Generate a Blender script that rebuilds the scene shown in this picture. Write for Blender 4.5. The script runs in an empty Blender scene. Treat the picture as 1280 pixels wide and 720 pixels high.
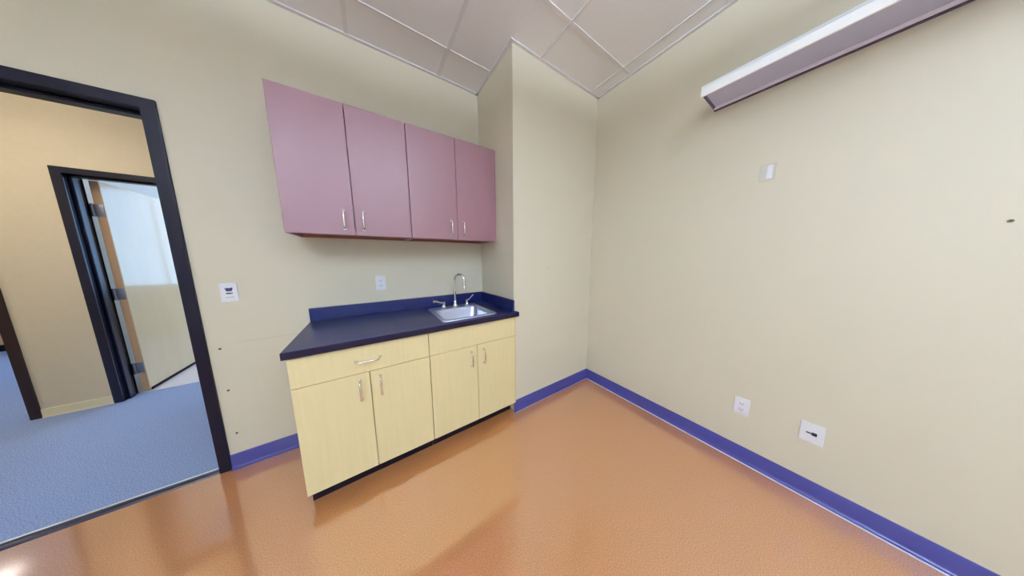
import bpy, bmesh, math, random
from mathutils import Vector, Matrix
random.seed(4)
C = bpy.context.scene.collection
sc = bpy.context.scene
PI = math.pi

# ------------------------------------------------------------ camera, world, exposure
F_PX, YAW, PITCH, ROLL = 265.765, 0.5857, -0.1356, -0.0069
cam_d = bpy.data.cameras.new('camera'); cam = bpy.data.objects.new('camera', cam_d); C.objects.link(cam)
cam_d.sensor_width = 36; cam_d.lens = F_PX / 1280 * 36; cam_d.clip_start = 0.02; cam_d.clip_end = 200
fw = Vector((math.sin(YAW)*math.cos(PITCH), math.cos(YAW)*math.cos(PITCH), math.sin(PITCH)))
rt = Vector((math.cos(YAW), -math.sin(YAW), 0)); up = rt.cross(fw)
r2 = math.cos(ROLL)*rt + math.sin(ROLL)*up; u2 = -math.sin(ROLL)*rt + math.cos(ROLL)*up
m = Matrix.Identity(4)
for i in range(3): m[i][0], m[i][1], m[i][2] = r2[i], u2[i], -fw[i]
m.translation = Vector((-1.9446, -1.4218, 1.3318)); cam.matrix_world = m
sc.camera = cam
sc.view_settings.view_transform = 'Standard'; sc.view_settings.look = 'None'
sc.view_settings.gamma = 1; sc.view_settings.use_curve_mapping = False
sc.view_settings.exposure = 0.14
ROOM_LAMP = 14.5; CEILING_FILL = 98.0; HALL_LAMP = 8.6; FAR_LAMP = 8.0; SKY = 4.2
LAMP_COL = (0.68, 0.82, 1.0)
w = bpy.data.worlds.new('World'); sc.world = w; w.use_nodes = True
bgn = w.node_tree.nodes['Background']; bgn.inputs[0].default_value = (0.36, 0.62, 1.0, 1); bgn.inputs[1].default_value = SKY
try:
    sc.cycles.use_denoising = True; sc.cycles.max_bounces = 10; sc.cycles.diffuse_bounces = 6
    sc.cycles.sample_clamp_indirect = 6
except Exception: pass

# ------------------------------------------------------------ dimensions (metres; x=0 right wall, y=0 chase front, z=0 floor)
H = 2.8476; D = 0.586; XW = -0.985; T = 0.14; DH = D + T
X_L, Y_F = -4.35, -3.75
YH = 2.219; YH2 = YH + 0.14; YE = 5.4
HH = 2.63

# ------------------------------------------------------------ materials
def nt(name):
    mt = bpy.data.materials.new(name); mt.use_nodes = True
    n = mt.node_tree; return mt, n, n.nodes['Principled BSDF']
def mat(name, col, rough=0.5, metal=0.0, coat=0.0, spec=0.5, bump=None, var=None, coat_rough=0.1):
    """var = (scale_xyz, amount, colour2); bump = (scale, strength)"""
    mt, n, b = nt(name)
    b.inputs['Base Color'].default_value = (*col, 1); b.inputs['Roughness'].default_value = rough
    b.inputs['Metallic'].default_value = metal; b.inputs['Coat Weight'].default_value = coat
    b.inputs['Coat Roughness'].default_value = coat_rough
    b.inputs['Specular IOR Level'].default_value = spec
    tc = n.nodes.new('ShaderNodeTexCoord')
    if var:
        mp = n.nodes.new('ShaderNodeMapping'); mp.inputs['Scale'].default_value = var[0]
        no = n.nodes.new('ShaderNodeTexNoise'); no.inputs['Scale'].default_value = 1; no.inputs['Detail'].default_value = 4
        rp = n.nodes.new('ShaderNodeValToRGB')
        rp.color_ramp.elements[0].position = 0.5 - var[1]; rp.color_ramp.elements[1].position = 0.5 + var[1]
        rp.color_ramp.elements[0].color = (*col, 1); rp.color_ramp.elements[1].color = (*var[2], 1)
        n.links.new(tc.outputs['Object'], mp.inputs[0]); n.links.new(mp.outputs[0], no.inputs['Vector'])
        n.links.new(no.outputs['Fac'], rp.inputs[0]); n.links.new(rp.outputs[0], b.inputs['Base Color'])
    if bump:
        n2 = n.nodes.new('ShaderNodeTexNoise'); n2.inputs['Scale'].default_value = bump[0]; n2.inputs['Detail'].default_value = 3
        bp = n.nodes.new('ShaderNodeBump'); bp.inputs['Strength'].default_value = bump[1]; bp.inputs['Distance'].default_value = 0.002
        n.links.new(tc.outputs['Object'], n2.inputs['Vector']); n.links.new(n2.outputs['Fac'], bp.inputs['Height'])
        n.links.new(bp.outputs[0], b.inputs['Normal'])
    return mt
def emit(name, col, s):
    mt, n, b = nt(name)
    b.inputs['Base Color'].default_value = (0.8, 0.8, 0.8, 1)
    b.inputs['Emission Color'].default_value = (*col, 1); b.inputs['Emission Strength'].default_value = s
    return mt
WALLC = (0.67, 0.625, 0.49)
M = {}
M['wall'] = mat('painted_wall', WALLC, 0.6, bump=(160, 0.25), var=((1.3, 1.3, 1.3), 0.35, (0.69, 0.645, 0.515)))
M['hall_wall'] = mat('hall_paint', (0.66, 0.56, 0.39), 0.6, bump=(120, 0.4), var=((30, 30, 30), 0.4, (0.70, 0.60, 0.43)))
M['tile'] = mat('ceiling_tile', (0.87, 0.86, 0.86), 0.9, bump=(260, 0.5), var=((190, 190, 190), 0.2, (0.78, 0.77, 0.77)))
M['grid'] = mat('ceiling_grid_metal', (0.74, 0.72, 0.73), 0.5)
M['angle'] = mat('ceiling_angle_metal', (0.70, 0.67, 0.68), 0.5)
M['frame'] = mat('dark_frame_paint', (0.004, 0.003, 0.012), 0.38, spec=0.22)
M['frame_gloss'] = mat('glossy_dark_frame_paint', (0.005, 0.006, 0.022), 0.22, spec=0.45)
M['frame_brown'] = mat('dark_brown_frame_paint', (0.022, 0.008, 0.008), 0.35)
M['base'] = mat('blue_vinyl_base', (0.046, 0.046, 0.225), 0.3, spec=0.6)
M['tanbase'] = mat('tan_vinyl_base', (0.80, 0.73, 0.48), 0.45)
M['maple'] = mat('maple_laminate', (0.77, 0.66, 0.37), 0.38, var=((70, 70, 3), 0.35, (0.72, 0.605, 0.325)))
M['maple_edge'] = mat('maple_edge_band', (0.66, 0.54, 0.28), 0.45)
M['wine'] = mat('wine_laminate', (0.25, 0.118, 0.145), 0.42, spec=0.8, var=((9, 9, 3), 0.3, (0.27, 0.13, 0.155)))
M['wine_in'] = mat('wine_carcass', (0.25, 0.085, 0.06), 0.5)
M['kick'] = mat('toe_kick_vinyl', (0.008, 0.003, 0.009), 0.6, spec=0.15)
M['counter'] = mat('navy_laminate', (0.003, 0.007, 0.072), 0.34, spec=0.5)
M['counter_edge'] = mat('black_counter_edge', (0.006, 0.003, 0.018), 0.5, spec=0.25)
M['steel'] = mat('brushed_steel', (0.56, 0.61, 0.80), 0.33, metal=1.0)
M['chrome'] = mat('chrome', (0.85, 0.86, 0.88), 0.08, metal=1.0)
M['nickel'] = mat('satin_nickel', (0.80, 0.77, 0.74), 0.25, metal=1.0)
M['plate'] = mat('white_plastic', (0.83, 0.84, 0.90), 0.3)
M['plate_grey'] = mat('painted_over_plate', (0.62, 0.60, 0.52), 0.5)
M['ink'] = mat('dark_blue_ink', (0.03, 0.035, 0.12), 0.5)
M['ink_pale'] = mat('pale_grey_ink', (0.42, 0.44, 0.55), 0.5)
M['slot'] = mat('dark_slot', (0.012, 0.010, 0.03), 0.4)
M['anchor'] = mat('brown_wall_anchor', (0.20, 0.12, 0.05), 0.6)
M['lampbody'] = mat('white_enamel', (0.90, 0.93, 0.98), 0.3)
M['lampfront'] = emit('lamp_front_lens_lit', (0.86, 0.94, 1.0), 0.22)
M['lampgrey'] = mat('grey_prismatic_lens', (0.55, 0.56, 0.76), 0.35, bump=(400, 0.6))
M['lamptrim'] = mat('lamp_trim', (0.88, 0.85, 0.97), 0.35)
M['lampdark'] = mat('lamp_end_dark', (0.10, 0.07, 0.14), 0.5)
M['leaf'] = mat('maple_door_veneer', (0.80, 0.64, 0.38), 0.16, coat=0.6, coat_rough=0.06, var=((14, 14, 1.5), 0.3, (0.76, 0.60, 0.34)))
M['leaf_edge'] = mat('door_edge_wood', (0.66, 0.42, 0.24), 0.5)
M['hinge'] = mat('grey_hinge_metal', (0.30, 0.31, 0.38), 0.4, metal=0.7)
M['palefloor'] = mat('pale_vinyl_floor', (0.74, 0.70, 0.74), 0.25)
M['officewall'] = mat('office_paint', (0.78, 0.76, 0.72), 0.6)
M['peach'] = mat('peach_paint', (0.62, 0.42, 0.27), 0.6)
M['strip'] = mat('navy_vinyl_strip', (0.012, 0.014, 0.045), 0.25)
M['alu'] = mat('aluminium_edge', (0.75, 0.78, 0.85), 0.3, metal=0.8)
M['lamp'] = emit('added_pendant_diffuser_lit', LAMP_COL, ROOM_LAMP)
M['lampup'] = emit('added_uplight_lit', LAMP_COL, CEILING_FILL)
M['hlamp'] = emit('hall_lamp_diffuser_lit', (1.0, 0.93, 0.82), HALL_LAMP)
M['flamp'] = emit('added_far_lamp_diffuser_lit', (1.0, 0.93, 0.86), FAR_LAMP)
def seam(mt):
    """the faint level seam in the paint beside the doorway"""
    mt = mt.copy(); mt.name = 'painted_wall_with_seam'; n = mt.node_tree; b = n.nodes['Principled BSDF']
    src = b.inputs['Base Color'].links[0].from_socket
    tc = n.nodes.new('ShaderNodeTexCoord'); sx = n.nodes.new('ShaderNodeSeparateXYZ'); n.links.new(tc.outputs['Object'], sx.inputs[0])
    def mth(op, a, v):
        q = n.nodes.new('ShaderNodeMath'); q.operation = op; n.links.new(a, q.inputs[0])
        if isinstance(v, float): q.inputs[1].default_value = v
        else: n.links.new(v, q.inputs[1])
        return q.outputs[0]
    z = mth('LESS_THAN', mth('ABSOLUTE', mth('SUBTRACT', sx.outputs[2], .8295), 0.0), .0016)
    x = mth('MULTIPLY', mth('GREATER_THAN', sx.outputs[0], -2.67), mth('LESS_THAN', sx.outputs[0], -2.38))
    f = mth('MULTIPLY', mth('MULTIPLY', z, x), .28)
    mx = n.nodes.new('ShaderNodeMix'); mx.data_type = 'RGBA'; mx.inputs['B'].default_value = (.25, .22, .16, 1)
    n.links.new(f, mx.inputs['Factor']); n.links.new(src, mx.inputs['A']); n.links.new(mx.outputs['Result'], b.inputs['Base Color'])
    return mt
M['wall_seam'] = seam(M['wall'])
# carpet
def carpet():
    mt, n, b = nt('blue_grey_carpet')
    b.inputs['Roughness'].default_value = 0.95; b.inputs['Specular IOR Level'].default_value = 0.1
    tc = n.nodes.new('ShaderNodeTexCoord')
    no = n.nodes.new('ShaderNodeTexNoise'); no.inputs['Scale'].default_value = 230; no.inputs['Detail'].default_value = 5
    rp = n.nodes.new('ShaderNodeValToRGB'); rp.color_ramp.elements[0].position = .36; rp.color_ramp.elements[1].position = .64
    rp.color_ramp.elements[0].color = (0.15, 0.22, 0.42, 1); rp.color_ramp.elements[1].color = (0.43, 0.53, 0.80, 1)
    bp = n.nodes.new('ShaderNodeBump'); bp.inputs['Strength'].default_value = .8; bp.inputs['Distance'].default_value = .003
    n.links.new(tc.outputs['Object'], no.inputs['Vector']); n.links.new(no.outputs['Fac'], rp.inputs[0])
    n.links.new(rp.outputs[0], b.inputs['Base Color']); n.links.new(no.outputs['Fac'], bp.inputs['Height']); n.links.new(bp.outputs[0], b.inputs['Normal'])
    return mt
M['carpet'] = carpet()
def orange_floor():
    mt, n, b = nt('orange_speckled_vinyl')
    tc = n.nodes.new('ShaderNodeTexCoord')
    no = n.nodes.new('ShaderNodeTexNoise'); no.inputs['Scale'].default_value = 240; no.inputs['Detail'].default_value = 3
    rp = n.nodes.new('ShaderNodeValToRGB')
    e = rp.color_ramp.elements; e[0].position = .30; e[0].color = (0.36, 0.125, 0.035, 1); e[1].position = .70; e[1].color = (0.60, 0.30, 0.14, 1)
    x = e.new(.45); x.color = (0.46, 0.185, 0.062, 1); x = e.new(.55); x.color = (0.52, 0.22, 0.080, 1)
    sp = n.nodes.new('ShaderNodeTexVoronoi'); sp.inputs['Scale'].default_value = 60
    r2_ = n.nodes.new('ShaderNodeValToRGB'); r2_.color_ramp.elements[0].position = .04; r2_.color_ramp.elements[1].position = .12
    r2_.color_ramp.elements[0].color = (.55, .42, .36, 1); r2_.color_ramp.elements[1].color = (1, 1, 1, 1)
    mx = n.nodes.new('ShaderNodeMix'); mx.data_type = 'RGBA'; mx.blend_type = 'MULTIPLY'; mx.inputs['Factor'].default_value = .6
    for t in (no, sp): n.links.new(tc.outputs['Object'], t.inputs['Vector'])
    n.links.new(no.outputs['Fac'], rp.inputs[0]); n.links.new(sp.outputs['Distance'], r2_.inputs[0])
    n.links.new(rp.outputs[0], mx.inputs['A']); n.links.new(r2_.outputs[0], mx.inputs['B']); n.links.new(mx.outputs['Result'], b.inputs['Base Color'])
    b.inputs['Roughness'].default_value = .28
    b.inputs['Specular IOR Level'].default_value = 0.75
    b.inputs['Coat Weight'].default_value = 1.0; b.inputs['Coat Roughness'].default_value = 0.10; b.inputs['Coat IOR'].default_value = 2.5
    return mt
M['floor'] = orange_floor()
def pane():
    mt, n, b = nt('window_glass'); n.nodes.remove(b)
    out = n.nodes['Material Output']; t = n.nodes.new('ShaderNodeBsdfTransparent'); g = n.nodes.new('ShaderNodeBsdfGlossy'); g.inputs['Roughness'].default_value = .02
    mx = n.nodes.new('ShaderNodeMixShader'); mx.inputs[0].default_value = .08
    n.links.new(t.outputs[0], mx.inputs[1]); n.links.new(g.outputs[0], mx.inputs[2]); n.links.new(mx.outputs[0], out.inputs[0])
    return mt
M['glass'] = pane()

# ------------------------------------------------------------ mesh helpers (all coordinates are world; a part is shifted to its parent's origin)
def box(bm, x0, x1, y0, y1, z0, z1, bev=0.0, seg=2):
    x0, x1 = sorted((x0, x1)); y0, y1 = sorted((y0, y1)); z0, z1 = sorted((z0, z1))
    r = bmesh.ops.create_cube(bm, size=1)
    vs = r['verts']
    for v in vs: v.co = Vector(((x0+x1)/2 + v.co.x*(x1-x0), (y0+y1)/2 + v.co.y*(y1-y0), (z0+z1)/2 + v.co.z*(z1-z0)))
    if bev > 0:
        es = list({e for v in vs for e in v.link_edges})
        bmesh.ops.bevel(bm, geom=es, offset=bev, segments=seg, profile=.5, affect='EDGES')
    return bm
def nbox(*a, **k): return box(bmesh.new(), *a, **k)
def cells(axis, us, vs, keep, t0, t1, bev=0):
    """slab in the plane normal to axis from a grid of cells; keep(u,v) says which stay"""
    bm = bmesh.new(); cache = {}
    def P(u, v, t): return {'x': (t, u, v), 'y': (u, t, v), 'z': (u, v, t)}[axis]
    def V(u, v, t):
        k = (u, v, t)
        if k not in cache: cache[k] = bm.verts.new(P(u, v, t))
        return cache[k]
    kp = {(i, j): keep((us[i]+us[i+1])/2, (vs[j]+vs[j+1])/2) for i in range(len(us)-1) for j in range(len(vs)-1)}
    for (i, j), on in kp.items():
        if not on: continue
        a, b, c, d = us[i], us[i+1], vs[j], vs[j+1]
        bm.faces.new([V(a, c, t0), V(b, c, t0), V(b, d, t0), V(a, d, t0)]); bm.faces.new([V(a, c, t1), V(b, c, t1), V(b, d, t1), V(a, d, t1)])
        for di, dj, (p, q) in ((-1, 0, ((a, c), (a, d))), (1, 0, ((b, c), (b, d))), (0, -1, ((a, c), (b, c))), (0, 1, ((a, d), (b, d)))):
            if not kp.get((i+di, j+dj)):
                bm.faces.new([V(*p, t0), V(*q, t0), V(*q, t1), V(*p, t1)])
    bmesh.ops.recalc_face_normals(bm, faces=bm.faces)
    if bev:
        es = [e for e in bm.edges if len(e.link_faces) == 2 and e.calc_face_angle() > .5]
        bmesh.ops.bevel(bm, geom=es, offset=bev, segments=2, profile=.5, affect='EDGES')
    return bm
def tube(bm, pts, r, n=12, radii=None):
    pts = [Vector(p) for p in pts]; rings = []
    prev = None
    for i, p in enumerate(pts):
        t = (pts[min(i+1, len(pts)-1)] - pts[max(i-1, 0)]).normalized()
        if prev is None:
            a = Vector((0, 0, 1)) if abs(t.z) < .9 else Vector((1, 0, 0)); nx = t.cross(a).normalized()
        else: nx = (prev - t*prev.dot(t)).normalized()
        prev = nx; ny = t.cross(nx); rr = radii[i] if radii else r
        rings.append([bm.verts.new(p + nx*rr*math.cos(2*PI*k/n) + ny*rr*math.sin(2*PI*k/n)) for k in range(n)])
    for a, b in zip(rings, rings[1:]):
        for k in range(n): bm.faces.new([a[k], a[(k+1) % n], b[(k+1) % n], b[k]])
    bm.faces.new(rings[0][::-1]); bm.faces.new(rings[-1]); return bm
def lathe(bm, c, prof, n=24):
    rings = [[bm.verts.new((c[0]+r*math.cos(2*PI*k/n), c[1]+r*math.sin(2*PI*k/n), c[2]+z)) for k in range(n)] for r, z in prof]
    for a, b in zip(rings, rings[1:]):
        for k in range(n): bm.faces.new([a[k], a[(k+1) % n], b[(k+1) % n], b[k]])
    bm.faces.new(rings[0][::-1]); bm.faces.new(rings[-1]); return bm
def prism(bm, axis, poly, a0, a1):
    """extrude a 2D outline along x or y; outline in (other, z)"""
    P = (lambda q, t: (t, q[0], q[1])) if axis == 'x' else (lambda q, t: (q[0], t, q[1]))
    A = [bm.verts.new(P(q, a0)) for q in poly]; B = [bm.verts.new(P(q, a1)) for q in poly]; n = len(poly)
    for i in range(n): bm.faces.new([A[i], A[(i+1) % n], B[(i+1) % n], B[i]])
    bm.faces.new(A[::-1]); bm.faces.new(B); return bm
def obj(name, bm, mtl, parent=None, smooth=False, label=None):
    bmesh.ops.recalc_face_normals(bm, faces=bm.faces)
    if parent is not None:
        off = parent.matrix_basis.translation.copy(); q = parent.parent
        while q is not None: off += q.matrix_basis.translation; q = q.parent
        bmesh.ops.translate(bm, verts=bm.verts, vec=-off)
    me = bpy.data.meshes.new(name); bm.to_mesh(me); bm.free()
    me.materials.append(M[mtl])
    if smooth:
        for f in me.polygons: f.use_smooth = True
        me.set_sharp_from_angle(angle=math.radians(40))
    o = bpy.data.objects.new(name, me); C.objects.link(o)
    if parent is not None: o.parent = parent
    if label: o['label'] = label
    return o
def thing(name, loc, label, cat, group=None):
    o = bpy.data.objects.new(name, None); C.objects.link(o); o.location = loc; o.empty_display_size = .1
    o['label'] = label; o['category'] = cat
    if group: o['group'] = group
    return o
def tag(o, label, cat, group=None):
    o['label'] = label; o['category'] = cat
    if group: o['group'] = group
    return o
def struct(name, bm, mtl, label=None, parent=None, smooth=False):
    o = obj(name, bm, mtl, parent, smooth, label)
    if parent is None: o['kind'] = 'structure'
    return o

# ------------------------------------------------------------ setting: this room
DX0, DX1, DZ = -3.752, -2.838, 2.092          # clear opening of the near door
FACE = 0.050
struct('floor', nbox(X_L, 0.12, Y_F, D+0.012, -0.1, 0), 'floor', 'glossy orange speckled vinyl floor')
struct('wall_back', cells('y', [X_L, DX0-.03, DX1+.03, XW+.02], [0, DZ+.03, H+.1],
       lambda u, v: not (DX0-.03 < u < DX1+.03 and v < DZ+.03), D, DH), 'wall_seam', 'pale cream wall with the doorway and cabinets')
struct('wall_column', cells('z', [XW, 0.0], [0, DH], lambda u, v: True, 0, H+.1, bev=.002), 'wall', 'cream boxed-out wall beside the sink')
struct('wall_right', nbox(0, .12, Y_F, DH, 0, H+.1), 'wall', 'wide cream wall below the wall lamp')
struct('wall_left', nbox(X_L-.12, X_L, Y_F, DH, 0, H+.1), 'wall')
W2 = (-3.4, -2.0, 1.1, 2.3)
struct('wall_front', cells('y', [X_L-.12, W2[0], W2[1], .12], [0, W2[2], W2[3], H+.1], lambda u, v: not (W2[0] < u < W2[1] and W2[2] < v < W2[3]), Y_F-.12, Y_F), 'wall')
ceil = struct('ceiling', nbox(X_L-.12, .12, Y_F-.12, DH, H, H+.1), 'tile', 'suspended ceiling of pale speckled tiles')
gb = bmesh.new()
GX = [-0.124 - .61*k for k in range(7)]; GY = [0.301 - .61*k for k in range(7)]
for i, x in enumerate(GX):
    y1 = D if x < XW else 0
    wd = .012 if i not in (0, 1) else .009
    box(gb, x-wd, x+wd, Y_F, y1, H-.006, H+.001)
for j, y in enumerate(GY):
    x1 = 0 if y < 0 else XW
    wd = .007 if j % 2 == 0 else .013
    box(gb, X_L, x1, y-wd, y+wd, H-.0055, H+.001)
struct('ceiling_grid', gb, 'grid', parent=ceil)
ab = bmesh.new()
for a in ((-.022, 0, Y_F, 0), (XW, 0, -.022, 0), (XW-.022, XW, -.022, D), (X_L, XW, D-.022, D)):
    box(ab, *a, H-.009, H+.0005)
struct('ceiling_angle', ab, 'angle', parent=ceil)

def coved(axis, a0, a1, p, s):
    """vinyl base: flat face, top lip, cove toe; p wall position, s direction into the room"""
    out = [(0, 0), (.022, 0), (.0215, .0035), (.013, .006), (.0075, .012), (.0055, .022), (.0055, .096), (.003, .0995), (0, .0995)]
    return prism(bmesh.new(), axis, [(p + s*q[0], q[1]) for q in out], a0, a1)
struct('baseboard_back', coved('x', DX1+FACE, -2.315, D, -1), 'base', smooth=True)
struct('baseboard_column', coved('x', XW-.004, -.004, 0, -1), 'base', smooth=True)
struct('baseboard_right', coved('y', Y_F, 0, 0, -1), 'base', smooth=True)
struct('baseboard_front', coved('x', X_L, 0, Y_F, 1), 'base', smooth=True)
struct('baseboard_left', coved('y', Y_F, D, X_L, 1), 'base', smooth=True)
# thin pale strips painting the highlight along the base toe
struct('trim_1', nbox(-.0310, -.0215, Y_F, -.024, 0, .003, bev=.001), 'plate')
struct('trim_2', nbox(XW, -.0310, -.0285, -.0215, 0, .0025, bev=.001), 'alu')

def door_frame(name, x0, x1, zt, y0, y1, mtl, stop_y, label):
    """hollow metal frame round the opening x0..x1: faces on both sides, jamb and stop"""
    bm = bmesh.new(); f = FACE; pr = .012
    for ya, yb in ((y0-pr, y0+.012), (y1-.012, y1+pr)):
        b2 = cells('y', [x0-f, x0, x1, x1+f], [0, zt, zt+f], lambda u, v: not (x0 < u < x1 and v < zt), ya, yb, bev=.003)
        me = bpy.data.meshes.new('t'); b2.to_mesh(me); b2.free(); bm.from_mesh(me); bpy.data.meshes.remove(me)
    box(bm, x0-.02, x0, y0, y1, 0, zt, bev=.001); box(bm, x1, x1+.02, y0, y1, 0, zt, bev=.001)
    box(bm, x0-.02, x1+.02, y0, y1, zt, zt+.02, bev=.001)
    s = .016
    box(bm, x0, x0+s, *stop_y, 0, zt, bev=.003); box(bm, x1-s, x1, *stop_y, 0, zt, bev=.003); box(bm, x0, x1, *stop_y, zt-s, zt, bev=.003)
    return struct(name, bm, mtl, label, smooth=False)
door_frame('door_1', DX0, DX1, DZ, D, DH, 'frame', (D+.05, D+.10), 'near-black metal frame of the open doorway')
sb = prism(bmesh.new(), 'x', [(D-.006, 0), (D+.002, .004), (D+.012, .006), (D+.034, .006), (D+.044, .003), (D+.046, 0)], DX0, DX1)
tr = struct('trim_3', sb, 'strip', 'dark vinyl threshold strip between carpet and orange floor', smooth=True)
struct('threshold_edge', prism(bmesh.new(), 'x', [(D+.044, 0), (D+.047, .006), (D+.052, .0065), (D+.056, 0)], DX0, DX1), 'alu', parent=tr)

# ------------------------------------------------------------ setting: the hall and the rooms past it
HX0, HX1 = -7.2, 0.6
D2X0, D2X1, D2Z = -4.018, -3.104, 2.066
O3X1 = -4.452; O3X0 = -5.60
struct('floor_hall', nbox(HX0, HX1, D+.012, YH2-.002, -.1, 0), 'carpet', 'blue-grey carpet of the hall')
struct('wall_hall', cells('y', [HX0, O3X0-.03, O3X1+.03, D2X0-.03, D2X1+.03, HX1], [0, D2Z+.03, 2.14, HH+.02],
       lambda u, v: not ((D2X0-.03 < u < D2X1+.03 and v < D2Z+.03) or (O3X0-.03 < u < O3X1+.03 and v < 2.14)), YH, YH2), 'hall_wall', 'tan hall wall seen through the doorway')
struct('wall_hall_near', cells('y', [HX0, X_L], [0, HH], lambda u, v: True, D, DH), 'hall_wall')
struct('ceiling_hall', nbox(HX0, HX1, DH, YH, HH, HH+.1), 'tile')
struct('wall_hall_left', nbox(HX0-.1, HX0, D, YE+.1, 0, HH+.1), 'hall_wall')
struct('wall_hall_right', nbox(HX1, HX1+.1, DH, YH2, 0, HH+.1), 'hall_wall')
hb = [(YH, 0), (YH-.010, 0), (YH-.006, .012), (YH-.005, .074), (YH-.001, .078), (YH, .078)]
struct('baseboard_hall', prism(bmesh.new(), 'x', hb, O3X1+.05, D2X0-FACE), 'tanbase', 'tan vinyl base under the hall wall')
struct('baseboard_hall_far', prism(bmesh.new(), 'x', hb, D2X1+FACE, HX1), 'tanbase')
d2 = door_frame('door_2', D2X0, D2X1, D2Z, YH, YH2, 'frame_gloss', (YH+.035, YH+.085), 'near-black frame of the second doorway, across the hall')
door_frame('door_3', O3X0, O3X1, 2.11, YH, YH2, 'frame_brown', (YH+.05, YH+.09), 'dark brown frame at the left end of the hall wall')
# open leaf, hinged on the left jamb, turned into the far room
LX0, LX1, LY0, LY1 = -4.003, -3.954, YH2+.026, YH2+.026+.905
leaf = struct('door_leaf', nbox(LX0, LX1, LY0, LY1, .012, 2.062, bev=.002), 'leaf', 'open maple veneer door leaf', parent=d2)
struct('edge_band', nbox(LX0+.003, LX1-.003, LY0-.0025, LY0+.001, .015, 2.058), 'leaf_edge', 'peach wood edge strip', parent=leaf)
for z in (.26, 1.02, 1.80):
    b = nbox(-4.028, LX1-.004, LY0-.008, LY0-.0026, z-.055, z+.055, bev=.001)
    tube(b, [(-4.006, LY0-.016, z-.057), (-4.006, LY0-.016, z+.057)], .008)
    struct('hinge', b, 'hinge', 'dull grey hinge', parent=leaf, smooth=True)
b = bmesh.new(); hy, hz = LY1-.07, .985
tube(b, [(LX1, hy, hz), (LX1+.008, hy, hz)], .028, 20)
tube(b, [(LX1, hy, hz), (LX1+.05, hy, hz), (LX1+.056, hy-.01, hz), (LX1+.056, hy-.11, hz)], .009, 12)
struct('door_handle', b, 'nickel', 'satin lever handle', parent=leaf, smooth=True)
struct('bottom_strip', nbox(LX1, LX1+.006, LY0+.01, LY1-.01, .004, .028), 'kick', 'dark red-brown strip along the bottom', parent=leaf)  # dark strip along the foot of the leaf
# office behind the leaf, and the room past the left opening
PX = -4.32
struct('floor_office', nbox(PX, HX1, YH2-.002, YE, -.1, 0), 'palefloor', 'pale glossy floor of the far room')
struct('floor_annex', nbox(HX0, PX, YH2-.002, YE, -.1, 0), 'carpet', 'blue carpet past the left opening')
struct('wall_partition', nbox(PX-.1, PX, YH2, YE, 0, HH), 'officewall')
struct('wall_office_right', nbox(HX1, HX1+.1, YH2, YE+.1, 0, HH), 'officewall')
struct('ceiling_office', nbox(HX0, HX1, YH2, YE, HH, HH+.1), 'tile')
WX0, WX1, WZ0, WZ1 = -3.9, -0.6, .86, 2.60
struct('wall_office_back', cells('y', [PX-.1, WX0, WX1, HX1], [0, WZ0, WZ1, HH], lambda u, v: not (WX0 < u < WX1 and WZ0 < v < WZ1), YE, YE+.14), 'officewall')
AX0, AX1 = -7.0, -5.9
W3 = (-6.0, -4.7, .3, 2.3)
struct('wall_annex_back', cells('y', [HX0, W3[0], W3[1], PX-.1], [0, W3[2], W3[3], HH], lambda u, v: not (W3[0] < u < W3[1] and W3[2] < v < W3[3]), YE, YE+.14), 'peach', 'peach wall past the left opening')
struct('baseboard_annex', nbox(HX0, PX-.1, YE-.012, YE, 0, .1), 'frame')
def window(name, x0, x1, z0, z1, n, YW, s_):
    def q(d): return YW + s_*d
    b = cells('y', [x0, x0+.05, x1-.05, x1], [z0, z0+.05, z1-.05, z1], lambda u, v: not (x0+.05 < u < x1-.05 and z0+.05 < v < z1-.05), q(.03), q(.09))
    for k in range(1, n):
        x = x0 + (x1-x0)*k/n; box(b, x-.02, x+.02, q(.035), q(.085), z0+.04, z1-.04)
    o = struct(name, b, 'alu'); struct('pane', nbox(x0+.04, x1-.04, q(.055), q(.061), z0+.04, z1-.04), 'glass', parent=o)
    L = bpy.data.lights.new('daylight_portal', 'AREA'); L.shape = 'RECTANGLE'; L.size = x1-x0; L.size_y = z1-z0
    L.cycles.is_portal = True
    lo = bpy.data.objects.new('daylight_portal', L); C.objects.link(lo); lo.location = ((x0+x1)/2, q(.15), (z0+z1)/2); lo.rotation_euler = (-s_*PI/2, 0, 0)
    return o
window('window_1', WX0, WX1, WZ0, WZ1, 3, YE, 1)
window('fill_window_3', *W3, 2, YE, 1)  # added window out of view, brings daylight onto the annex carpet
window('fill_window_2', *W2, 3, Y_F, -1)  # added window behind the viewer, fills the room with daylight

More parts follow.
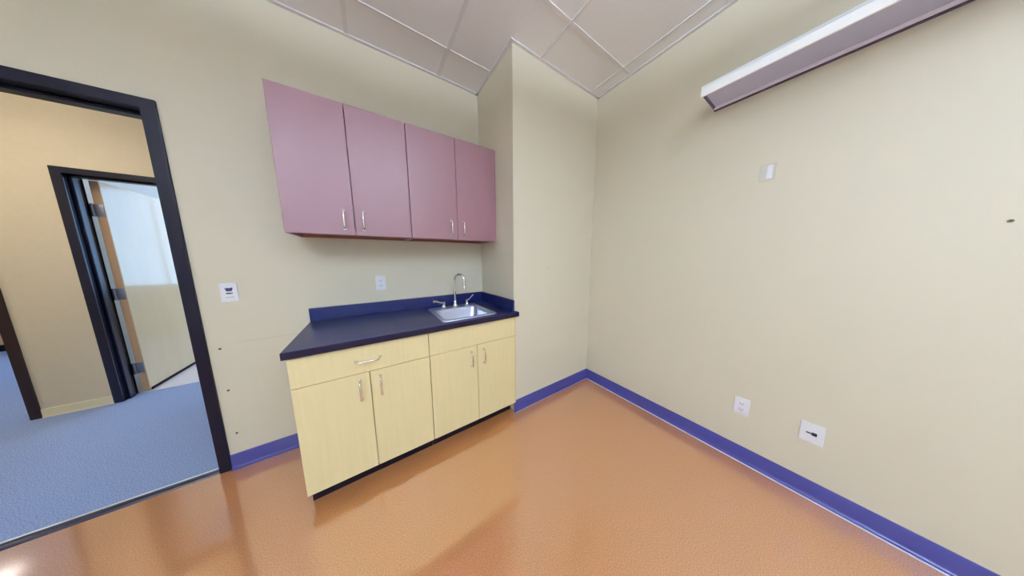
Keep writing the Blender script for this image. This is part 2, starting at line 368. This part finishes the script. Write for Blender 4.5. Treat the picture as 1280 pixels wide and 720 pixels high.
# ------------------------------------------------------------ ceiling lamps (added pendants over and behind the viewer; hall and far-room lamps)
def troffer(x0, x1, y0, y1, z, mtl, label, group):
    t = thing('ceiling_light', ((x0+x1)/2, (y0+y1)/2, z), label, 'ceiling light', group)
    f = cells('z', [x0, x0+.03, x1-.03, x1], [y0, y0+.03, y1-.03, y1], lambda u, v: not (x0+.03 < u < x1-.03 and y0+.03 < v < y1-.03), z-.014, z)
    obj('frame', f, 'angle', t); obj('diffuser', nbox(x0+.03, x1-.03, y0+.03, y1-.03, z-.008, z-.003), mtl, t)
def pendant(x0, x1, y0, y1, z, label):  # added lamps out of view; the upper panel brightens the ceiling
    t = thing('added_pendant', ((x0+x1)/2, (y0+y1)/2, z), label, 'pendant lamp', 'added direct and indirect pendant lamps')
    f = cells('z', [x0, x0+.02, x1-.02, x1], [y0, y0+.02, y1-.02, y1], lambda u, v: not (x0+.02 < u < x1-.02 and y0+.02 < v < y1-.02), z, z+.05, bev=.002)
    obj('housing', f, 'lampbody', t)
    obj('diffuser', nbox(x0+.02, x1-.02, y0+.02, y1-.02, z+.004, z+.010), 'lamp', t)
    obj('fill_uplight', nbox(x0+.02, x1-.02, y0+.02, y1-.02, z+.036, z+.044), 'lampup', t)
    for y in (y0+.15, y1-.15): obj('cable', tube(bmesh.new(), [((x0+x1)/2, y, z+.044), ((x0+x1)/2, y, H)], .002, 8), 'nickel', t)
pendant(-1.80, -1.30, -3.10, -1.80, 2.50, 'added lit pendant lamp nearest the wall lamp')
pendant(-3.36, -2.86, -3.10, -1.80, 2.50, 'added lit pendant lamp nearer the doorway')
def surface_lamp(x0, x1, y0, y1, label):
    t = thing('ceiling_light', ((x0+x1)/2, (y0+y1)/2, HH), label, 'ceiling light', 'ceiling lamps beyond the doorway')
    obj('frame', nbox(x0, x1, y0, y1, HH-.02, HH, bev=.003), 'lampbody', t); obj('diffuser', nbox(x0+.01, x1-.01, y0+.01, y1-.01, HH-.12, HH-.02, bev=.01), 'hlamp', t)
surface_lamp(-4.35, -3.75, 1.05, 1.50, 'lit box lamp on the hall ceiling')
surface_lamp(-6.2, -5.2, 1.25, 1.75, 'added lit box lamp at the left of the hall ceiling')  # second hall lamp, unseen, added to light the hall
troffer(-3.2, -2.0, 3.3, 3.9, HH, 'flamp', 'added lit ceiling lamp of the office beyond the open leaf', 'ceiling lamps beyond the doorway')  # unseen lamp added to light the office and the leaf
troffer(-7.0, -6.0, 3.5, 4.1, HH, 'flamp', 'added lit ceiling lamp of the room past the left opening', 'ceiling lamps beyond the doorway')  # unseen lamp added to brighten the annex

# ------------------------------------------------------------ cabinets
def pull(parent, p0, p1, out, label=None):
    """bow pull from p0 to p1 on a face looking to -y"""
    p0, p1 = Vector(p0), Vector(p1); d = (p1-p0).normalized(); o = Vector((0, -out, 0))
    pts = [p0, p0 + o*.55 + d*.002, p0 + o*.85 + d*.005, p0 + o + d*.012, p1 + o - d*.012, p1 + o*.85 - d*.005, p1 + o*.55 - d*.002, p1]
    b = tube(bmesh.new(), pts, .0054, 12)
    for p in (p0, p1): tube(b, [p, p + Vector((0, -.003, 0))], .0075, 14)
    obj('handle', b, 'nickel', parent, smooth=True, label=label)

UY, UB, UT = 0.2663, 1.4873, 2.2401
def wall_cabinet(xa, xm, xb, label, fill=None):
    t = thing('wall_cabinet', ((xa+xb)/2, D, UB), label, 'cabinet', 'wall cabinets over the counter')
    b = bmesh.new(); y0 = UY + .021; th = .018
    box(b, xa, xa+th, y0, D-.001, UB, UT, bev=.001); box(b, xb-th, xb, y0, D-.001, UB, UT, bev=.001)
    box(b, xa+th, xb-th, y0, D-.001, UT-th, UT); box(b, xa+th, xb-th, D-.012, D-.001, UB+.02, UT-th)
    obj('body', b, 'wine', t)
    b = bmesh.new(); box(b, xa+th, xb-th, y0, D-.012, UB+.014, UB+.032)
    box(b, xa+th, xb-th, D-.032, D-.012, UB-.0, UB+.014)
    obj('bottom_panel', b, 'wine_in', t, label='red-brown underside panel')
    for x0, x1, hx in ((xa+.001, xm-.0018, xm-.051), (xm+.0018, xb-.001, xm+.046)):
        dd = obj('door', nbox(x0, x1, UY, UY+.019, UB-.001, UT, bev=.0012), 'wine', t)
        pull(dd, (hx, UY, 1.523), (hx, UY, 1.630), .030, 'satin metal bow pull')
    if fill: obj('filler', nbox(xb, fill, UY+.006, UY+.03, UB, UT), 'wine', t)
wall_cabinet(-2.3218, -2.0019, -1.6785, 'wine-coloured two-door wall cabinet nearer the doorway')
wall_cabinet(-1.6759, -1.3383, -0.9990, 'wine-coloured two-door wall cabinet above the sink', fill=XW-.001)

LY, LB, LT, LDZ, KZ = -.030, .103, .866, .7065, .10
def base_cabinet(xa, xm, xb, label, drawer, fill=None):
    t = thing('base_cabinet', ((xa+xb)/2, D, 0), label, 'cabinet', 'maple base cabinets under the counter')
    b = bmesh.new(); y0 = LY + .021; th = .018
    box(b, xa, xa+th, y0, D-.001, KZ, LT); box(b, xb-th, xb, y0, D-.001, KZ, LT)
    box(b, xa+th, xb-th, y0, D-.001, KZ, KZ+th); box(b, xa+th, xb-th, D-.012, D-.001, KZ, LT)
    box(b, xa+th, xb-th, y0, y0+.02, LT-.03, LT); box(b, xa+th, xb-th, y0, y0+.02, LDZ-.02, LDZ+.02); box(b, xm-.02, xm+.02, y0, y0+.02, KZ+th, LDZ-.02)
    obj('body', b, 'maple_edge', t)
    kb = bmesh.new(); box(kb, xa+.002, xb-.000, LY+.074, LY+.092, 0.0, KZ); box(kb, xa+.002, xa+.02, LY+.092, D-.001, 0, KZ)
    obj('toe_kick', kb, 'kick', t, label='dark recessed toe kick')
    top = nbox(xa+.0008, xb-.0015, LY, LY+.019, LDZ+.0015, LT-.004, bev=.0012)
    if drawer:
        dr = obj('drawer', top, 'maple', t); pull(dr, (-2.052, LY, .780), (-1.938, LY, .780), .032, 'satin metal bow pull')
    else: obj('front_panel', top, 'maple', t, label='plain false drawer front')
    for x0, x1, hx in ((xa+.0008, xm-.0017, xm-.048), (xm+.0017, xb-.0015, xm+.050)):
        dd = obj('door', nbox(x0, x1, LY, LY+.019, LB, LDZ-.0015, bev=.0012), 'maple', t)
        pull(dd, (hx, LY, .555), (hx, LY, .665), .032, 'satin metal bow pull')
    if fill: obj('filler', nbox(xb, fill, LY+.004, LY+.03, LB, LT), 'maple_edge', t)
base_cabinet(-2.315, -1.995, -1.670, 'maple base cabinet with a drawer over two doors', True)
base_cabinet(-1.668, -1.333, -1.000, 'maple base cabinet under the sink with a plain false front', False, fill=XW-.001)

# countertop with splashes
CT, CB = .9062, .8682; SX0, SX1, SY0, SY1 = -1.54, -1.152, .028, .44
ctop = thing('countertop', (-1.65, D, CB), 'long navy blue laminate countertop with a black front edge', 'countertop')
b = cells('z', [-2.325, SX0, SX1, XW-.0012, -.9665], [-.0483, -.0015, SY0, SY1, D-.001],
          lambda u, v: not (SX0 < u < SX1 and SY0 < v < SY1) and not (u > XW-.0012 and v > -.0015), CB, CT, bev=.0015)
obj('worktop', b, 'counter', ctop)
obj('front_edge', nbox(-2.3265, -.9655, -.0500, -.0480, CB+.0006, CT-.0014, bev=.0008), 'counter_edge', ctop, label='near-black front edge')
obj('backsplash', nbox(-2.325, XW-.001, D-.021, D-.001, CT, .9982, bev=.001), 'counter', ctop)
obj('side_splash', nbox(XW-.0205, XW-.001, -.012, D-.0215, CT, .9982, bev=.001), 'counter', ctop)

# sink
def rrect(x0, x1, y0, y1, r, z, n=6):
    pts = []
    for cx, cy, a0 in ((x1-r, y1-r, 0), (x0+r, y1-r, PI/2), (x0+r, y0+r, PI), (x1-r, y0+r, 1.5*PI)):
        for k in range(n+1): a = a0 + PI/2*k/n; pts.append((cx+r*math.cos(a), cy+r*math.sin(a), z))
    return pts
def loft(bm, loops, cap=True):
    R = [[bm.verts.new(p) for p in lp] for lp in loops]; n = len(R[0])
    for a, b_ in zip(R, R[1:]):
        for k in range(n): bm.faces.new([a[k], a[(k+1) % n], b_[(k+1) % n], b_[k]])
    if cap: bm.faces.new(R[-1])
    return bm
ex, ey0, ey1 = (-1.562, -1.136), -.002, .474
sink = thing('sink', (-1.35, .23, CT), 'small square stainless drop-in sink in the navy countertop', 'sink')
e = CT
b = loft(bmesh.new(), [rrect(ex[0], ex[1], ey0+.002, ey1, .03, e+.0006), rrect(ex[0]+.003, ex[1]-.003, ey0+.005, ey1-.003, .028, e+.006), rrect(ex[0]+.012, ex[1]-.012, ey0+.014, ey1-.012, .022, e+.006),
     rrect(-1.533, -1.163, .034, .368, .045, e+.0055), rrect(-1.527, -1.169, .040, .362, .042, e-.003), rrect(-1.520, -1.176, .047, .355, .042, e-.02),
     rrect(-1.508, -1.188, .059, .343, .05, e-.135), rrect(-1.490, -1.206, .077, .325, .05, e-.158), rrect(-1.40, -1.30, .15, .25, .045, e-.163)])
so = obj('basin', b, 'steel', sink, smooth=True)
obj('drain', lathe(bmesh.new(), (-1.35, .20, e-.163), [(.045, 0), (.045, .003), (.038, .004), (.034, .0015), (.012, .001), (.010, .006), (.002, .007)]), 'chrome', so, smooth=True)

# faucet
fx, fy, fz = -1.334, .425, e+.0065
fa = thing('faucet', (fx, fy, fz), 'chrome gooseneck faucet with two lever handles on the sink ledge', 'faucet')
b = lathe(bmesh.new(), (fx, fy, fz), [(.026, 0), (.026, .004), (.020, .010), (.015, .03), (.013, .05), (.0095, .056)])
R_ = .052; top = .236; pts = [(fx, fy, fz+.05), (fx, fy, fz+.12), (fx, fy, fz+top-.01)]
dx, dy = math.sin(.62), -math.cos(.62)
for k in range(0, 13):
    a = PI*k/12; s_ = R_*(1-math.cos(a)); pts.append((fx+dx*s_, fy+dy*s_, fz+top+R_*math.sin(a)))
ox, oy = fx+dx*2*R_, fy+dy*2*R_
pts += [(ox, oy, fz+top-.02), (ox, oy, fz+top-.055)]
tube(b, pts, .0105, 16)
lathe(b, (ox, oy, fz+top-.075), [(.009, 0), (.0115, .002), (.0115, .022), (.009, .026)])
obj('spout', b, 'chrome', fa, smooth=True)
for s, hx in ((-1, -1.437), (1, -1.222)):
    b = lathe(bmesh.new(), (hx, fy, fz), [(.024, 0), (.024, .004), (.017, .010), (.0135, .028), (.0145, .036), (.0145, .048), (.010, .052)])
    if s < 0: P3 = [(hx, fy, fz+.044), (hx-.03, fy-.006, fz+.050), (hx-.065, fy-.012, fz+.066), (hx-.095, fy-.018, fz+.068)]; rad = [.009, .0075, .009, .012]
    else: P3 = [(hx, fy, fz+.044), (hx+.018, fy-.012, fz+.056), (hx+.036, fy-.022, fz+.078), (hx+.052, fy-.03, fz+.096)]; rad = [.007, .005, .0055, .0065]
    tube(b, P3, .006, 12, rad)
    obj('lever_handle', b, 'chrome', fa, smooth=True)

# ------------------------------------------------------------ plates on the walls
def frame_pts(wall, u, z):
    """return f(du,dz,out)->world for a plate centred at u on wall ('back': y=D, 'right': x=0)"""
    if wall == 'back': return lambda du, dz, o: (u+du, D-o, z+dz)
    return lambda du, dz, o: (-o, u-du, z+dz)
def pbox(b, fr, du0, du1, dz0, dz1, o0, o1, bev=0):
    p, q = fr(du0, dz0, o0), fr(du1, dz1, o1); return box(b, p[0], q[0], p[1], q[1], p[2], q[2], bev=bev)
def screw(b, fr, du, dz, o): 
    p, q = fr(du, dz, o-.001), fr(du, dz, o+.0012); return tube(b, [p, q], .0032, 12)
def outlet(wall, u, z, label):
    fr = frame_pts(wall, u, z); t = thing('wall_outlet', fr(0, 0, 0), label, 'outlet', 'duplex wall outlets')
    obj('plate', pbox(bmesh.new(), fr, -.035, .035, -.0575, .0575, 0, .006, bev=.0025), 'plate', t)
    for s in (-1, 1):
        b = bmesh.new(); zc = s*.0195
        pbox(b, fr, -.0165, .0165, zc-.0125, zc+.0125, .005, .0085, bev=.0015)
        r = obj('receptacle', b, 'plate', t)
        b = bmesh.new()
        pbox(b, fr, -.0085, -.006, zc-.003, zc+.006, .008, .0088); pbox(b, fr, .006, .0085, zc-.003, zc+.006, .008, .0088)
        p, q = fr(0, zc-.0075, .008), fr(0, zc-.0075, .0088); tube(b, [p, q], .0026, 10)
        obj('slot', b, 'ink', r)
    obj('screw', screw(bmesh.new(), fr, 0, 0, .006), 'plate', t)
outlet('back', -1.883, 1.1475, 'white duplex outlet on the wall between counter and wall cabinets')
outlet('right', -1.190, .372, 'white duplex outlet low on the right wall, nearer the corner')
fr = frame_pts('right', -1.4555, .3745)
t = thing('data_plate', fr(0, 0, 0), 'white square-edged plate with a black jack, low on the right wall', 'wall plate')
obj('plate', pbox(bmesh.new(), fr, -.040, .040, -.0565, .0565, 0, .007, bev=.003), 'plate', t)
b = bmesh.new(); pbox(b, fr, .000, .017, -.009, .008, .006, .010, bev=.001); pbox(b, fr, -.018, .001, -.0035, .003, .006, .0085)
obj('jack', b, 'slot', t, label='black jack with a slim slot beside it')
b = screw(bmesh.new(), fr, 0, .044, .007); obj('screw', b, 'plate', t); obj('screw', screw(bmesh.new(), fr, 0, -.044, .007), 'plate', t)
fr = frame_pts('right', -1.155, 1.8125)
t = thing('blank_plate', fr(0, 0, 0), 'faint grey blank plate high on the right wall under the lamp', 'wall plate')
obj('plate', pbox(bmesh.new(), fr, -.030, .030, -.046, .046, 0, .004, bev=.0018), 'plate_grey', t)
obj('cover', pbox(bmesh.new(), fr, -.004, .018, -.034, .038, .0035, .0055, bev=.001), 'plate', t, label='paler centre piece')
fr = frame_pts('back', -2.666, 1.1445)
t = thing('sign_plate', fr(0, 0, 0), 'white wall plate with a dark blue emblem beside the doorway', 'wall plate')
obj('plate', pbox(bmesh.new(), fr, -.035, .035, -.0575, .0575, 0, .006, bev=.0025), 'plate', t)
b = bmesh.new()
P = [(-.016, .026), (-.012, .024), (-.005, .027), (.004, .025), (.012, .028), (.017, .027), (.012, .006), (-.009, .005)]
A = [b.verts.new(fr(q[0], q[1], .0062)) for q in P]; B = [b.verts.new(fr(q[0], q[1], .0068)) for q in P]
for i in range(len(P)): b.faces.new([A[i], A[(i+1) % len(P)], B[(i+1) % len(P)], B[i]])
b.faces.new(A); b.faces.new(B[::-1])
pbox(b, fr, -.013, .014, -.009, -.003, .006, .0066)
pbox(b, fr, -.010, .006, -.011, -.008, .006, .0066)
obj('emblem', b, 'ink', t, label='dark blue basket-like emblem')
b = bmesh.new()
for q in range(7): pbox(b, fr, -.016+q*.005, -.0128+q*.005, -.034+(q % 2)*.001, -.029+(q % 3)*.0012, .006, .0065)
obj('small_print', b, 'ink_pale', t, label='faint grey line of print')

# small anchors and holes
def anchor(name, wall, u, z, r, label, cat, group=None):
    if wall == 'col': fr = lambda du, dz, o: (u+du, -o, z+dz)
    else: fr = frame_pts(wall, u, z)
    t = thing(name, fr(0, 0, 0), label, cat, group)
    b = tube(bmesh.new(), [fr(0, 0, -.001), fr(0, 0, .0022)], r, 16); obj('rim', b, 'anchor', t)
    obj('hole', tube(bmesh.new(), [fr(0, 0, .001), fr(0, 0, .0026)], r*.5, 12), 'slot', t)
for z, lab in ((.803, 'small brown wall anchor by the doorway, topmost of three'), (.531, 'small brown wall anchor by the doorway, middle of three'), (.236, 'small brown wall anchor by the doorway, lowest of three')):
    anchor('wall_anchor', 'back', -2.744, z, .0062, lab, 'wall anchor', 'wall anchors beside the door frame')
anchor('wall_anchor', 'right', -1.759, 1.456, .0060, 'small brown anchor hole alone high on the right wall', 'wall anchor')
anchor('nail_hole', 'col', -.601, 1.249, .0026, 'tiny nail hole in the boxed-out wall beside the sink', 'nail hole')

# ------------------------------------------------------------ wall lamp
wl = thing('wall_lamp', (0, -1.5, 2.278), 'long white box lamp fixed high on the right wall', 'wall lamp')
y0, y1 = -2.10, -.884; z0, z1 = 2.278, 2.331; dp = .225
b = bmesh.new()
box(b, -dp, 0, y0, y1, z1-.012, z1, bev=.001); box(b, -dp+.02, -.002, y1-.010, y1-.002, z0+.004, z1-.012)
box(b, -dp+.02, -.002, y0+.002, y0+.010, z0+.004, z1-.012); box(b, -.012, 0, y0, y1, z0, z1-.012)
obj('housing', b, 'lampbody', wl)
obj('front_panel', nbox(-dp, -dp+.010, y0-.004, y1+.010, z0-.001, z1+.002, bev=.002), 'lampfront', wl, label='bright white front lens')
obj('lens', nbox(-dp+.011, -.030, y0+.011, y1-.011, z0+.006, z0+.012), 'lampgrey', wl, label='grey translucent underside')
b = nbox(-.032, -.013, y0, y1-.003, z0-.006, z0+.014, bev=.004)
obj('trim_bar', b, 'lamptrim', wl, label='pale metal rail along the wall edge')
b = bmesh.new(); box(b, -dp+.0105, -.013, y1-.011, y1, z0-.002, z1-.013); box(b, -dp+.0105, -.013, y0, y0+.011, z0-.002, z1-.013); box(b, -.0125, 0.0, y0, y1-.001, z0-.010, z0-.0005)
obj('end_cap', b, 'lampdark', wl, label='dark end and back edge')
